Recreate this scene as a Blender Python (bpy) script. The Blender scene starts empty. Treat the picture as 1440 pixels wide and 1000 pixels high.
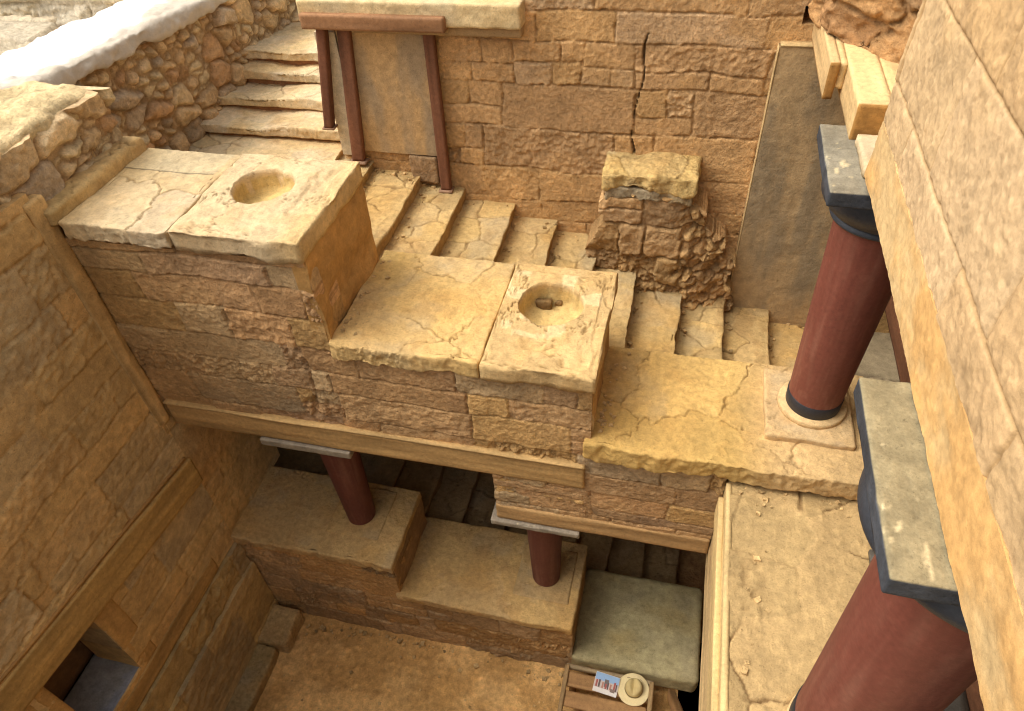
import bpy, bmesh, math
import numpy as np
from mathutils import Matrix, Vector

# ------------------------------------------------------------------ camera, sky, sun, exposure
sc = bpy.context.scene
COL = sc.collection
H = 7.35                      # eye height above the court floor
cam_d = bpy.data.cameras.new('camera'); cam = bpy.data.objects.new('camera', cam_d); COL.objects.link(cam)
R = np.array([[0.97185938, 0.22955522, -0.05285585],
              [0.12326899, -0.68681128, -0.71630651],
              [-0.20073389, 0.68963372, -0.69578103]])     # world -> (right, down, forward)
cx, cy, cz = R[0], -R[1], -R[2]
M = Matrix(((cx[0], cy[0], cz[0], 0), (cx[1], cy[1], cz[1], 0), (cx[2], cy[2], cz[2], H), (0, 0, 0, 1)))
cam.matrix_world = M
cam_d.sensor_width = 36; cam_d.lens = 36 * 996.2 / 1440
cam_d.clip_start = 0.05; cam_d.clip_end = 500
sc.camera = cam
SUN_EL, SUN_AZ = math.radians(58), math.radians(-102)   # azimuth measured from +Y towards +X: sun to the left, a little in front
w = bpy.data.worlds.new('World'); sc.world = w; w.use_nodes = True
nt = w.node_tree; nt.nodes.clear()
sky = nt.nodes.new('ShaderNodeTexSky'); sky.sky_type = 'NISHITA'; sky.sun_disc = False
sky.sun_elevation = SUN_EL; sky.sun_rotation = SUN_AZ
sky.dust_density = 6; sky.air_density = 1.0; sky.ozone_density = 0.6
hs = nt.nodes.new('ShaderNodeHueSaturation'); hs.inputs['Saturation'].default_value = 0.15
bg = nt.nodes.new('ShaderNodeBackground'); bg.inputs['Strength'].default_value = 0.15
wo = nt.nodes.new('ShaderNodeOutputWorld')
nt.links.new(sky.outputs[0], hs.inputs['Color']); nt.links.new(hs.outputs[0], bg.inputs[0]); nt.links.new(bg.outputs[0], wo.inputs[0])
sd = bpy.data.lights.new('sun', 'SUN'); sd.energy = 1.12; sd.angle = math.radians(55); sd.color = (1.0, 0.88, 0.70)
so = bpy.data.objects.new('sun', sd); COL.objects.link(so)
sdir = Vector((math.sin(SUN_AZ) * math.cos(SUN_EL), math.cos(SUN_AZ) * math.cos(SUN_EL), math.sin(SUN_EL)))
so.rotation_euler = sdir.to_track_quat('Z', 'Y').to_euler(); so.location = (0, 0, 30)
sc.view_settings.view_transform = 'Standard'; sc.view_settings.look = 'None'
sc.view_settings.exposure = 0.68; sc.view_settings.gamma = 1
sc.cycles.filter_width = 1.1; sc.cycles.max_bounces = 8; sc.cycles.diffuse_bounces = 6

# ------------------------------------------------------------------ numpy noise
def _h(ix, iy, iz, seed):
    n = (ix.astype(np.int64) * 374761393 + iy.astype(np.int64) * 668265263 + iz.astype(np.int64) * 2147483647 + seed * 1274126177) & 0xffffffff
    n = ((n ^ (n >> 13)) * 1274126177) & 0xffffffff
    n = ((n ^ (n >> 16)) * 2246822519) & 0xffffffff
    return ((n ^ (n >> 15)) & 0xffffff) / float(0xffffff)
def vn(x, y, z=None, seed=0):
    """value noise in -1..1"""
    if z is None: z = np.zeros_like(x)
    x0, y0, z0 = np.floor(x), np.floor(y), np.floor(z)
    fx, fy, fz = x - x0, y - y0, z - z0
    fx, fy, fz = [t * t * t * (t * (t * 6 - 15) + 10) for t in (fx, fy, fz)]
    r = 0
    for a in (0, 1):
        for b in (0, 1):
            for c in (0, 1):
                wgt = (fx if a else 1 - fx) * (fy if b else 1 - fy) * (fz if c else 1 - fz)
                r = r + wgt * _h(x0 + a, y0 + b, z0 + c, seed)
    return r * 2 - 1
def fbm(x, y, z=None, oct=4, seed=0, gain=.5):
    a, s, t = 1., 0., 0.
    for i in range(oct):
        f = 2.03 ** i
        s = s + a * vn(x * f + i * 7.3, y * f + i * 3.1, None if z is None else z * f + i * 5.7, seed + i * 17); t += a; a *= gain
    return s / t * 1.6
def sst(a, b, x):
    t = np.clip((x - a) / (b - a), 0, 1); return t * t * (3 - 2 * t)
def hid(i, seed):                # hash of an integer id -> 0..1
    i = np.asarray(i); return _h(i, i * 0 + 3, i * 0 + 11, seed)
def voro(u, v, seed=0):
    """distance to the nearest cell border and cell id"""
    iu, iv = np.floor(u), np.floor(v)
    f1 = np.full(u.shape, 9.); f2 = f1.copy(); cid = np.zeros(u.shape, np.int64)
    for a in (-2, -1, 0, 1, 2):
        for b in (-2, -1, 0, 1, 2):
            gx, gy = iu + a, iv + b
            px = gx + .1 + .8 * _h(gx, gy, gx * 0, seed); py = gy + .1 + .8 * _h(gx, gy, gx * 0 + 1, seed)
            d = np.hypot(u - px, v - py); ident = (gx * 73 + gy * 179 + 5000).astype(np.int64)
            near = d < f1
            f2 = np.where(near, f1, np.minimum(f2, d)); cid = np.where(near, ident, cid); f1 = np.where(near, d, f1)
    return (f2 - f1) * .5, cid

def masonry(u, v, seed, ch=(.14, .26), cw=(.22, .6), warp=.02, split=.35, wf=3., slant=0.):
    """irregular coursed masonry: distance to the joint (m), stone id"""
    rng = np.random.RandomState(seed)
    uu = u + warp * fbm(u * wf, v * wf, oct=3, seed=seed); vv = v + slant * u + warp * .8 * fbm(u * wf * .8, v * wf * .8, oct=3, seed=seed + 5)
    v0, v1 = vv.min() - .2, vv.max() + .3
    e = [v0 - rng.rand() * .1]
    while e[-1] < v1: e.append(e[-1] + rng.uniform(*ch))
    e = np.array(e); k = np.clip(np.searchsorted(e, vv) - 1, 0, len(e) - 2)
    lo, hi = e[k], e[k + 1]
    L = np.zeros_like(u); Rr = np.zeros_like(u); ident = np.zeros(u.shape, np.int64)
    u0, u1 = uu.min() - .3, uu.max() + .5
    for i in range(len(e) - 1):
        m = k == i
        b = [u0 - rng.rand() * .6]
        while b[-1] < u1: b.append(b[-1] + rng.uniform(*cw) * (1 if rng.rand() > .25 else .45))
        b = np.array(b)
        if not m.any(): continue
        # leaning upright joints
        x = uu[m] + (vv[m] - e[i]) * .12 * (2 * _h(np.floor(uu[m] * 2), np.full(m.sum(), float(i)), np.zeros(m.sum()), seed) - 1) * 0
        j = np.clip(np.searchsorted(b, x) - 1, 0, len(b) - 2)
        L[m] = x - b[j]; Rr[m] = b[j + 1] - x; ident[m] = i * 1000 + j * 10
    wid = L + Rr
    r1, r2, r3 = hid(ident, seed + 1), hid(ident, seed + 2), hid(ident, seed + 3)
    cut = lo + (hi - lo) * (.35 + .3 * r2)
    sp = (r1 < split) & (hi - lo > .5 * (ch[0] + ch[1]))
    up = vv > cut
    lo2 = np.where(sp & up, cut, lo); hi2 = np.where(sp & ~up, cut, hi); ident = ident + np.where(sp & up, 1, 0)
    # split long thin stones upright
    sp2 = sp & (wid > .3) & (hid(ident, seed + 4) < .6)
    cu = wid * (.3 + .4 * hid(ident, seed + 6)); rt = L > cu
    L2 = np.where(sp2 & rt, L - cu, L); R2 = np.where(sp2 & ~rt, cu - L, Rr); ident = ident + np.where(sp2 & rt, 2, 0)
    dv = np.minimum(vv - lo2, hi2 - vv); du = np.minimum(L2, R2)
    du = np.maximum(du, 1e-4); dv = np.maximum(dv, 1e-4)
    d = du * dv / np.sqrt(du * du + dv * dv)
    return d, ident
def pick(pal, r):
    pal = np.array(pal); return pal[np.minimum((r * len(pal)).astype(int), len(pal) - 1)]

# ------------------------------------------------------------------ mesh builders
def mesh_from(name, V, F, col=None, smooth=True):
    V = np.asarray(V, np.float32); F = np.asarray(F, np.int32)
    me = bpy.data.meshes.new(name)
    me.vertices.add(len(V)); me.vertices.foreach_set('co', V.ravel())
    n = F.shape[1]
    me.loops.add(F.size); me.loops.foreach_set('vertex_index', F.ravel())
    me.polygons.add(len(F)); me.polygons.foreach_set('loop_start', np.arange(0, F.size, n, dtype=np.int32))
    try: me.polygons.foreach_set('loop_total', np.full(len(F), n, np.int32))
    except Exception: pass
    me.polygons.foreach_set('use_smooth', np.full(len(F), smooth, bool))
    me.update(calc_edges=True); me.validate()
    if col is not None:
        a = me.attributes.new('Col', 'FLOAT_COLOR', 'POINT')
        c = np.ones((len(V), 4), np.float32); c[:, :3] = np.clip(col, 0, 1); a.data.foreach_set('color', c.ravel())
    return me
class G:        # a bag of geometry in world coordinates (eye at the origin), later linked as ONE mesh
    def __init__(s): s.V, s.F, s.C, s.n = [], [], [], 0
    def add(s, V, F, C=None):
        V = np.asarray(V, float)
        if C is None: C = np.full((len(V), 3), .5)
        C = np.broadcast_to(np.asarray(C, float), (len(V), 3))
        s.V.append(V); s.F.append(np.asarray(F) + s.n); s.C.append(C); s.n += len(V); return s
    def link(s, name, mat, parent=None, origin=None, smooth=True):
        V = np.concatenate(s.V); F = np.concatenate(s.F); C = np.concatenate(s.C)
        if parent is not None: org = np.array(parent['_o'])
        else: org = np.array(origin if origin is not None else [(V[:, 0].min() + V[:, 0].max()) / 2, (V[:, 1].min() + V[:, 1].max()) / 2, V[:, 2].min()])
        me = mesh_from(name, V - org, F, C, smooth)
        me.materials.append(mat)
        o = bpy.data.objects.new(name, me); COL.objects.link(o)
        if parent is not None: o.parent = parent; o['_o'] = list(org)
        else: o.location = (org[0], org[1], org[2] + H); o['_o'] = list(org)
        return o
def thing(name, label, cat, loc, group=None):
    o = bpy.data.objects.new(name, None); COL.objects.link(o); o.empty_display_size = .2
    o.location = (loc[0], loc[1], loc[2] + H); o['_o'] = list(map(float, loc)); return tag(o, label, cat, group)
def tag(o, label, cat, group=None):
    o['label'] = label; o['category'] = cat
    if 'kind' not in o: o['kind'] = 'thing'
    if group: o['group'] = group
    return o
def struct(o): o['kind'] = 'structure'; return o

def grid_faces(nu, nv):
    i = np.arange(nu * nv).reshape(nu, nv)
    return np.stack([i[:-1, :-1], i[1:, :-1], i[1:, 1:], i[:-1, 1:]], -1).reshape(-1, 4)
def relief(g, O, U, Vv, W, Hh, res, func, depth, keep=None, side=(.4, .28, .15)):
    """a dense grid in the plane O + u U + v V, pushed along N = U x V by func(u, v) -> (height, colour); sides go back by depth"""
    O, U, Vv = map(lambda t: np.array(t, float), (O, U, Vv)); N = np.cross(U, Vv)
    nu, nv = int(round(W / res)) + 1, int(round(Hh / res)) + 1
    u, v = np.meshgrid(np.linspace(0, W, nu), np.linspace(0, Hh, nv), indexing='ij'); u, v = u.ravel(), v.ravel()
    h, col = func(u, v)
    P = O + u[:, None] * U + v[:, None] * Vv + h[:, None] * N
    F = grid_faces(nu, nv)
    if keep is not None:
        c = F; uc = u[c].mean(1); vc = v[c].mean(1); F = F[keep(uc, vc)]
    # rim
    ed = np.concatenate([F[:, [0, 1]], F[:, [1, 2]], F[:, [2, 3]], F[:, [3, 0]]])
    key = np.sort(ed, 1); kk = key[:, 0].astype(np.int64) * len(u) + key[:, 1]
    un, inv, cnt = np.unique(kk, return_inverse=True, return_counts=True)
    b = ed[cnt[inv] == 1]
    bv, binv = np.unique(b, return_inverse=True); binv = binv.reshape(b.shape)
    back = O + u[bv, None] * U + v[bv, None] * Vv - depth * N
    n0 = len(P)
    # rim has its own copy of the front vertices (a sharp arris)
    Pr = P[bv]; cr = col[bv]
    Vall = np.concatenate([P, Pr, back]); Call = np.concatenate([col, cr, cr])
    rim = np.stack([n0 + binv[:, 1], n0 + binv[:, 0], n0 + len(bv) + binv[:, 0], n0 + len(bv) + binv[:, 1]], 1)
    Fall = np.concatenate([F, rim])
    used = np.zeros(len(Vall), bool); used[Fall.ravel()] = True
    mp = np.cumsum(used) - 1
    g.add(Vall[used], mp[Fall], Call[used])
    return g
def rbox(g, lo, hi, res, r=.01, disp=None, col=(.5, .5, .5)):
    """box on a welded surface lattice, edges rounded by r, then moved by disp(P, N) -> (offsets, colours)"""
    lo, hi = np.array(lo, float), np.array(hi, float); d = hi - lo
    n = np.maximum(np.ceil(d / res).astype(int), 2)
    quads = []
    for ax in range(3):
        a, b = [(1, 2), (2, 0), (0, 1)][ax]
        ia, ib = np.meshgrid(np.arange(n[a] + 1), np.arange(n[b] + 1), indexing='ij')
        f = grid_faces(n[a] + 1, n[b] + 1)
        for s in (0, 1):
            t = np.zeros(ia.shape + (3,), int); t[..., a] = ia; t[..., b] = ib; t[..., ax] = n[ax] * s
            t = t.reshape(-1, 3); q = t[f if s else f[:, ::-1]]; quads.append(q)
    q = np.concatenate(quads).reshape(-1, 3)
    key = (q[:, 0] * (n[1] + 2) + q[:, 1]) * (n[2] + 2) + q[:, 2]
    _, first, inv = np.unique(key, return_index=True, return_inverse=True)
    T = q[first]; F = inv.reshape(-1, 4)
    P = lo + d * T / n
    inner = np.clip(P, lo + r, hi - r); dd = P - inner; ln = np.linalg.norm(dd, axis=1, keepdims=True)
    N = dd / np.maximum(ln, 1e-9); flat = ln[:, 0] < 1e-9
    P2 = np.where(ln > 1e-9, inner + N * r, P)
    if disp is not None:
        off, c = disp(P2, N); P2 = P2 + off
    else: c = np.broadcast_to(np.array(col, float), (len(P2), 3))
    g.add(P2, F, c); return g
def timber(col, seed=0, rough=.003, along=0):
    def f(P, N):
        s = np.ones(3) * 14; s[along] = 1.5; q = P * s
        n = fbm(q[:, 0], q[:, 1], q[:, 2], 3, seed)
        s2 = np.ones(3) * 45; s2[along] = 2.5; q2 = P * s2
        n2 = fbm(q2[:, 0], q2[:, 1], q2[:, 2], 3, seed + 3)
        c = np.array(col) * (1 + .22 * n[:, None] + .14 * n2[:, None])
        return N * (rough * (n + .6 * n2))[:, None], c
    return f
def lathe(g, c, prof, n=64, col=None, cols=None, wob=0.):
    """prof: list of (r, z); closed at top and bottom when r == 0 is not given"""
    prof = np.array(prof, float); m = len(prof); th = np.arange(n) * 2 * math.pi / n
    V = np.zeros((m, n, 3)); rr = prof[:, 0][:, None] * np.ones(n)
    if wob: rr = rr * (1 + wob * vn(np.cos(th) * 2 + 5, np.sin(th) * 2 + 3, th * 0, 3)[None, :])
    V[..., 0] = c[0] + rr * np.cos(th); V[..., 1] = c[1] + rr * np.sin(th); V[..., 2] = prof[:, 1][:, None] + (c[2] if len(c) > 2 else 0)
    i = np.arange(m * n).reshape(m, n); j = np.roll(i, -1, 1)
    F = np.stack([i[:-1], j[:-1], j[1:], i[1:]], -1).reshape(-1, 4)
    C = np.repeat(np.array(cols, float), n, 0) if cols is not None else np.broadcast_to(np.array(col if col is not None else (.5, .5, .5)), (m * n, 3))
    g.add(V.reshape(-1, 3), F, C); return g

# ------------------------------------------------------------------ materials
def mat_stone(name, bump=.35, scale=28., rough=.92, vary=.22, fine=140., pits=0., speck=.35, tint=(1.08, .98, .765)):
    m = bpy.data.materials.new(name); m.use_nodes = True; t = m.node_tree; N = t.nodes; Lk = t.links.new
    p = N['Principled BSDF']; p.inputs['Roughness'].default_value = rough; p.inputs['Specular IOR Level'].default_value = .25
    at = N.new('ShaderNodeAttribute'); at.attribute_name = 'Col'
    tc = N.new('ShaderNodeTexCoord')
    def noise(s, d, det=.6):
        n = N.new('ShaderNodeTexNoise'); n.inputs['Scale'].default_value = s; n.inputs['Detail'].default_value = d; n.inputs['Roughness'].default_value = det
        Lk(tc.outputs['Object'], n.inputs['Vector']); return n
    n1 = noise(scale, 6); n2 = noise(fine, 4, .7); n3 = noise(3.1, 5)
    def rng(src, a, b):
        r = N.new('ShaderNodeMapRange'); r.inputs['From Min'].default_value = .3; r.inputs['From Max'].default_value = .7
        r.inputs['To Min'].default_value = a; r.inputs['To Max'].default_value = b; Lk(src, r.inputs['Value']); return r.outputs[0]
    def mul(a, b):
        x = N.new('ShaderNodeMix'); x.data_type = 'RGBA'; x.blend_type = 'MULTIPLY'; x.inputs['Factor'].default_value = 1
        Lk(a, x.inputs[6]); Lk(b, x.inputs[7]); return x.outputs[2]
    tn = N.new('ShaderNodeRGB'); tn.outputs[0].default_value = (*tint, 1)
    c = mul(at.outputs['Color'], tn.outputs[0]); c = mul(c, rng(n1.outputs['Fac'], 1 - vary, 1 + vary))
    c = mul(c, rng(n2.outputs['Fac'], 1 - vary * .7, 1 + vary * .7)); c = mul(c, rng(n3.outputs['Fac'], 1 - vary * .6, 1 + vary * .6))
    sp = N.new('ShaderNodeTexNoise'); sp.inputs['Scale'].default_value = 62; sp.inputs['Detail'].default_value = 3; sp.inputs['Roughness'].default_value = .75
    Lk(tc.outputs['Object'], sp.inputs['Vector'])
    sr = N.new('ShaderNodeMapRange'); sr.inputs['From Min'].default_value = .30; sr.inputs['From Max'].default_value = .40
    sr.inputs['To Min'].default_value = 1 - speck; sr.inputs['To Max'].default_value = 1; Lk(sp.outputs['Fac'], sr.inputs['Value'])
    c = mul(c, sr.outputs[0])
    Lk(c, p.inputs['Base Color'])
    b1 = N.new('ShaderNodeBump'); b1.inputs['Strength'].default_value = bump; b1.inputs['Distance'].default_value = .03
    Lk(n1.outputs['Fac'], b1.inputs['Height'])
    b2 = N.new('ShaderNodeBump'); b2.inputs['Strength'].default_value = bump * .8; b2.inputs['Distance'].default_value = .008
    Lk(n2.outputs['Fac'], b2.inputs['Height']); Lk(b1.outputs[0], b2.inputs['Normal'])
    out = b2
    if pits:
        vr = N.new('ShaderNodeTexVoronoi'); vr.inputs['Scale'].default_value = 45; Lk(tc.outputs['Object'], vr.inputs['Vector'])
        b3 = N.new('ShaderNodeBump'); b3.inputs['Strength'].default_value = pits; b3.inputs['Distance'].default_value = .01
        Lk(vr.outputs['Distance'], b3.inputs['Height']); Lk(b2.outputs[0], b3.inputs['Normal']); out = b3
    Lk(out.outputs[0], p.inputs['Normal'])
    return m
def mat_paint(name, rough=.45, bump=.12, scale=60., vary=.1, spec=.4):
    m = mat_stone(name, bump, scale, rough, vary, 200., 0, .08, (1, 1, 1)); m.node_tree.nodes['Principled BSDF'].inputs['Specular IOR Level'].default_value = spec; return m
M_ROCK = mat_stone('rough_stone', .65, 26, .95, .26, 120, .18, .45)
M_SLAB = mat_stone('gypsum_slab', .45, 22, .9, .19, 110)
M_SMOOTH = mat_stone('plastered_stone', .35, 16, .9, .2, 90)
M_ASHLAR = mat_stone('pale_ashlar', .22, 24, .88, .16, 260, 0, .10, (1.05, .965, .79))
M_EARTH = mat_stone('beaten_earth', .45, 18, 1., .28, 80, .2)
M_WOOD = mat_stone('aged_timber', .2, 30, .75, .16, 160)
M_SUN_MORTAR = mat_stone('sunlit_white_mortar', .4, 20, .9, .08, 90, 0, .12, (1, 1, 1))
M_RED = mat_paint('red_column_paint', .6, .08, 40, .12, .3)
M_BLACK = mat_paint('black_column_paint', .5, .12, 60, .15, .4)
M_GREY = mat_stone('weathered_grey_paint', .25, 20, .7, .22, 90, 0, .35, (1, .97, .92))
M_PRINT = mat_paint('printed_board', .5, .02, 60, .04, .4)
M_STRAW = mat_stone('woven_straw', .10, 90, .8, .05, 260, 0, .05)

# ------------------------------------------------------------------ surface recipes
BACKP = [(0.521, 0.346, 0.198), (0.491, 0.326, 0.176), (0.531, 0.371, 0.231), (0.472, 0.316, 0.188), (0.512, 0.336, 0.183), (0.463, 0.330, 0.220)]
PARP = [(0.416, 0.278, 0.164), (0.465, 0.308, 0.149), (0.366, 0.248, 0.164), (0.446, 0.332, 0.214), (0.416, 0.264, 0.149), (0.377, 0.288, 0.199), (0.436, 0.283, 0.168)]
LEFTP = [(.54, .40, .22), (.50, .385, .235), (.55, .39, .20), (.49, .385, .25), (.53, .375, .20)]
def wall_fn(seed, pal, mortar, ch=(.14, .26), cw=(.22, .62), A=.035, g=.022, rough=.008, warp=.02, split=.35, erode=.25, stain=None, extra=None, slant=0., joint=.55, ew=.012, var=.4, plas=0., ptone=(.50, .34, .17)):
    def f(u, v):
        n = fbm(u * 9, v * 9, oct=4, seed=seed + 8); nf = fbm(u * 32, v * 34, oct=2, seed=seed + 9); nl = fbm(u * 1.1, v * 1.3, oct=3, seed=seed + 10)
        bed = fbm(u * 4.5 + .3 * n, v * 17 + 1.2 * n, oct=2, seed=seed + 12)       # bedding planes of the sandstone
        d, i = masonry(u, v, seed, ch, cw, warp, split, slant=slant)
        d = np.maximum(d + .0035 * nf + .004 * n, 0)
        r1, r2, r3, r4 = [hid(i, seed + k) for k in (31, 32, 33, 34)]
        prof = 1 - np.exp(-(d / g) ** 2)
        er = sst(1 - erode, 1 - erode + .05, r3) * sst(-.5, .1, n + .4)            # stones eaten away to rubble
        rs = .25 + 1.5 * hid(i, seed + 36) ** 2                                       # some stones smooth, some weathered
        h = A * .55 * prof + A * (r1 - .5) * prof + rough * rs * (.9 * n + .45 * bed) * prof + .0035 * nf * rs
        h = h + rough * 1.6 * rs * np.minimum(0, fbm(u * 6 + 3, v * 9, oct=4, seed=seed + 14) + .1) * prof
        rubble = voro(u * 24 + n * .8, v * 30 + nf * .5, seed + 40)
        rub = .008 * sst(0, .3, rubble[0]) + .014 * (hid(rubble[1], seed) - .5) + .014 * nf + .012 * n
        mort = (1 - sst(.002, ew, d)) * (.35 + .65 * sst(-.4, .3, fbm(u * 3 + 5, v * 3, oct=3, seed=seed + 15)))
        h = h - er * prof * (.35 * A + .018 * np.abs(n)) + er * prof * rub + mort * .006 * nf - .010 * mort
        stone = pick(pal, r4) * (1 - var / 2 + var * r2)[:, None] * (1 + .10 * n + .10 * nl)[:, None]
        col = stone * (1 - (mort * joint))[:, None] + np.array(mortar) * (mort * joint)[:, None]
        er2 = (er * (1 - sst(.05, .2, rubble[0])) * .5)[:, None]; col = col * (1 - er2) + np.array(mortar) * .75 * er2
        if plas:                                                  # smeared plaster hides the joints in places
            pm = plas * sst(.0, .3, fbm(u * 1.5 + 31, v * 1.7, oct=4, seed=seed + 18)) * (1 - .5 * mort)
            h = h * (1 - pm) + (.6 * A + .004 * n + .0015 * nf) * pm
            pc = np.array(ptone) * (1 + .10 * n + .08 * nl)[:, None]; col = col * (1 - .75 * pm[:, None]) + pc * .75 * pm[:, None]
        if stain is not None: col = stain(u, v, col, nl)
        if extra is not None: h, col = extra(u, v, h, col)
        return h, col
    return f
def slab_fn(seed, pale, dirt, lip=None, cracks=1.6, rough=.006, edge=.02, patches=None, sag=.008, tooth=.010, topn=1):
    """worn slabs: cracked top, ragged chiselled lip"""
    def f(P, N):
        x, y, z = P.T
        n = fbm(x * 6, y * 6, z * 6, 5, seed); nf = fbm(x * 25, y * 25, z * 25, 3, seed + 4); nl = fbm(x * 1.4, y * 1.4, z * 1.4, 3, seed + 7)
        up = sst(.5, .9, N[:, 2]) + (N[:, 2] == 0) * 0
        flat = np.abs(N).sum(1) < 1e-6
        top = np.where(flat & (z > z.max() - 1e-4), 1., sst(.3, .95, N[:, 2]))
        d, i = voro(x * cracks + .10 * n + .02 * nf, y * cracks * 1.15 + .10 * fbm(x * 6 + 9, y * 6, oct=3, seed=seed + 2), seed + 3)
        live = sst(-.35, .1, fbm(x * 1.2 + 4, y * 1.2, oct=2, seed=seed + 12))      # cracks come and go
        wdt = .0065 * cracks * (.7 + .8 * (vn(x * 5, y * 5, None, seed + 6) * .5 + .5))
        cr = (1 - sst(wdt * .35, wdt, d)) * top * live
        r = hid(i, seed + 5)
        off = np.zeros_like(P)
        nx = np.where(flat[:, None] & (top > .5)[:, None], np.array([[0, 0, 1.]]), N)
        off += nx * (rough * n + .0025 * nf)[:, None]
        off[:, 2] += top * (.010 * (r - .5) - .014 * cr + sag * nl)
        # front lip
        fr = np.where((P[:, 1] < P[:, 1].min() + .03), 1., 0.) * (1 - 0 * top)
        zt = (z - z.min()) / max(z.max() - z.min(), 1e-6)
        rag = edge * .55 * fbm(x * 3.2, z * 0 + seed, oct=3, seed=seed + 20) + edge * .55 * np.minimum(0.1, fbm(x * 11, z * 7, oct=3, seed=seed + 21)) * -1
        teeth = tooth * sst(-.3, .5, fbm(x * 2.3, y * 0 + 5, oct=3, seed=seed + 27)) * np.sign(vn(x * 55 + 1.5 * nf, z * 6, None, seed + 22)) * np.abs(vn(x * 55, z * 3, None, seed + 22)) ** .6
        off[:, 1] += fr * (rag + teeth * (.4 + .6 * zt) * (1 - zt * .2))
        bot = (z < z.min() + .02)
        off[:, 2] += np.where(bot, edge * (.5 * fbm(x * 4, y * 2, oct=2, seed=seed + 23) + .5 * fbm(x * 14, y * 6, oct=2, seed=seed + 25)), 0)
        ex = np.where(P[:, 0] > P[:, 0].max() - .03, 1, 0) - np.where(P[:, 0] < P[:, 0].min() + .03, 1, 0)
        off[:, 0] += ex * edge * .4 * fbm(y * 4, z * 4, oct=3, seed=seed + 24)
        r2 = hid(i, seed + 9)
        base = np.array(pale) * (1 + .24 * (r - .5) * live + .12 * nl + .08 * n)[:, None] * (1 + (r2 - .5)[:, None] * np.array([[-.04, 0, .16]]))
        lich = (.35 * sst(.05, .8, fbm(x * 3.3 + 11, y * 3.3, z * 3, 5, seed + 40)))[:, None]
        base = base * (1 - lich) + np.array(pale).mean() * np.array([[.92, .86, .74]]) * lich
        dust = (.5 * sst(.0, .9, fbm(x * 2.1 + 31, y * 2.6, z * 2, 4, seed + 41)))[:, None]
        base = base * (1 - dust) + np.array(pale) * np.array([[1.0, .84, .55]]) * dust
        dm = np.clip(.35 * sst(.05, .7, n) + .25 * sst(.1, .8, nl) , 0, 1)[:, None]
        col = base * (1 - dm) + np.array(dirt) * dm
        k = (cr * .6)[:, None]; col = col * (1 - k) + np.array(dirt) * .5 * k
        if patches is not None: col = patches(x, y, col)
        return off, col
    return f
def step(g, lo, hi, seed, pale, dirt, res=.0095, cracks=3.0, nose=0, edge=.011):
    """one tread; the nosing side (nose 0: +x, 1: -y) is ragged"""
    base = slab_fn(seed, pale, dirt, cracks=cracks, edge=edge, tooth=.003, sag=.010)
    def f(P, N):
        off, col = base(P, N)
        x, y, z = P.T
        if nose == 0:
            off[:, 2] -= (z > z.max() - .02) * .016 * np.exp(-((y - 4.55) / .38) ** 2)
            m = (x > x.max() - .03); zt = np.clip((z.max() - z) / .05, 0, 1)
            off[:, 0] += m * ((.015) * fbm(y * 3.5, z * 6 + seed, oct=4, seed=seed + 50) - .012 * zt)
            dk = (m & (z < z.max() - .035))[:, None] * .45
            col = col * (1 - dk) + np.array(dirt) * dk
        return off, col
    return rbox(g, lo, hi, res, .008, f)
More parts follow.
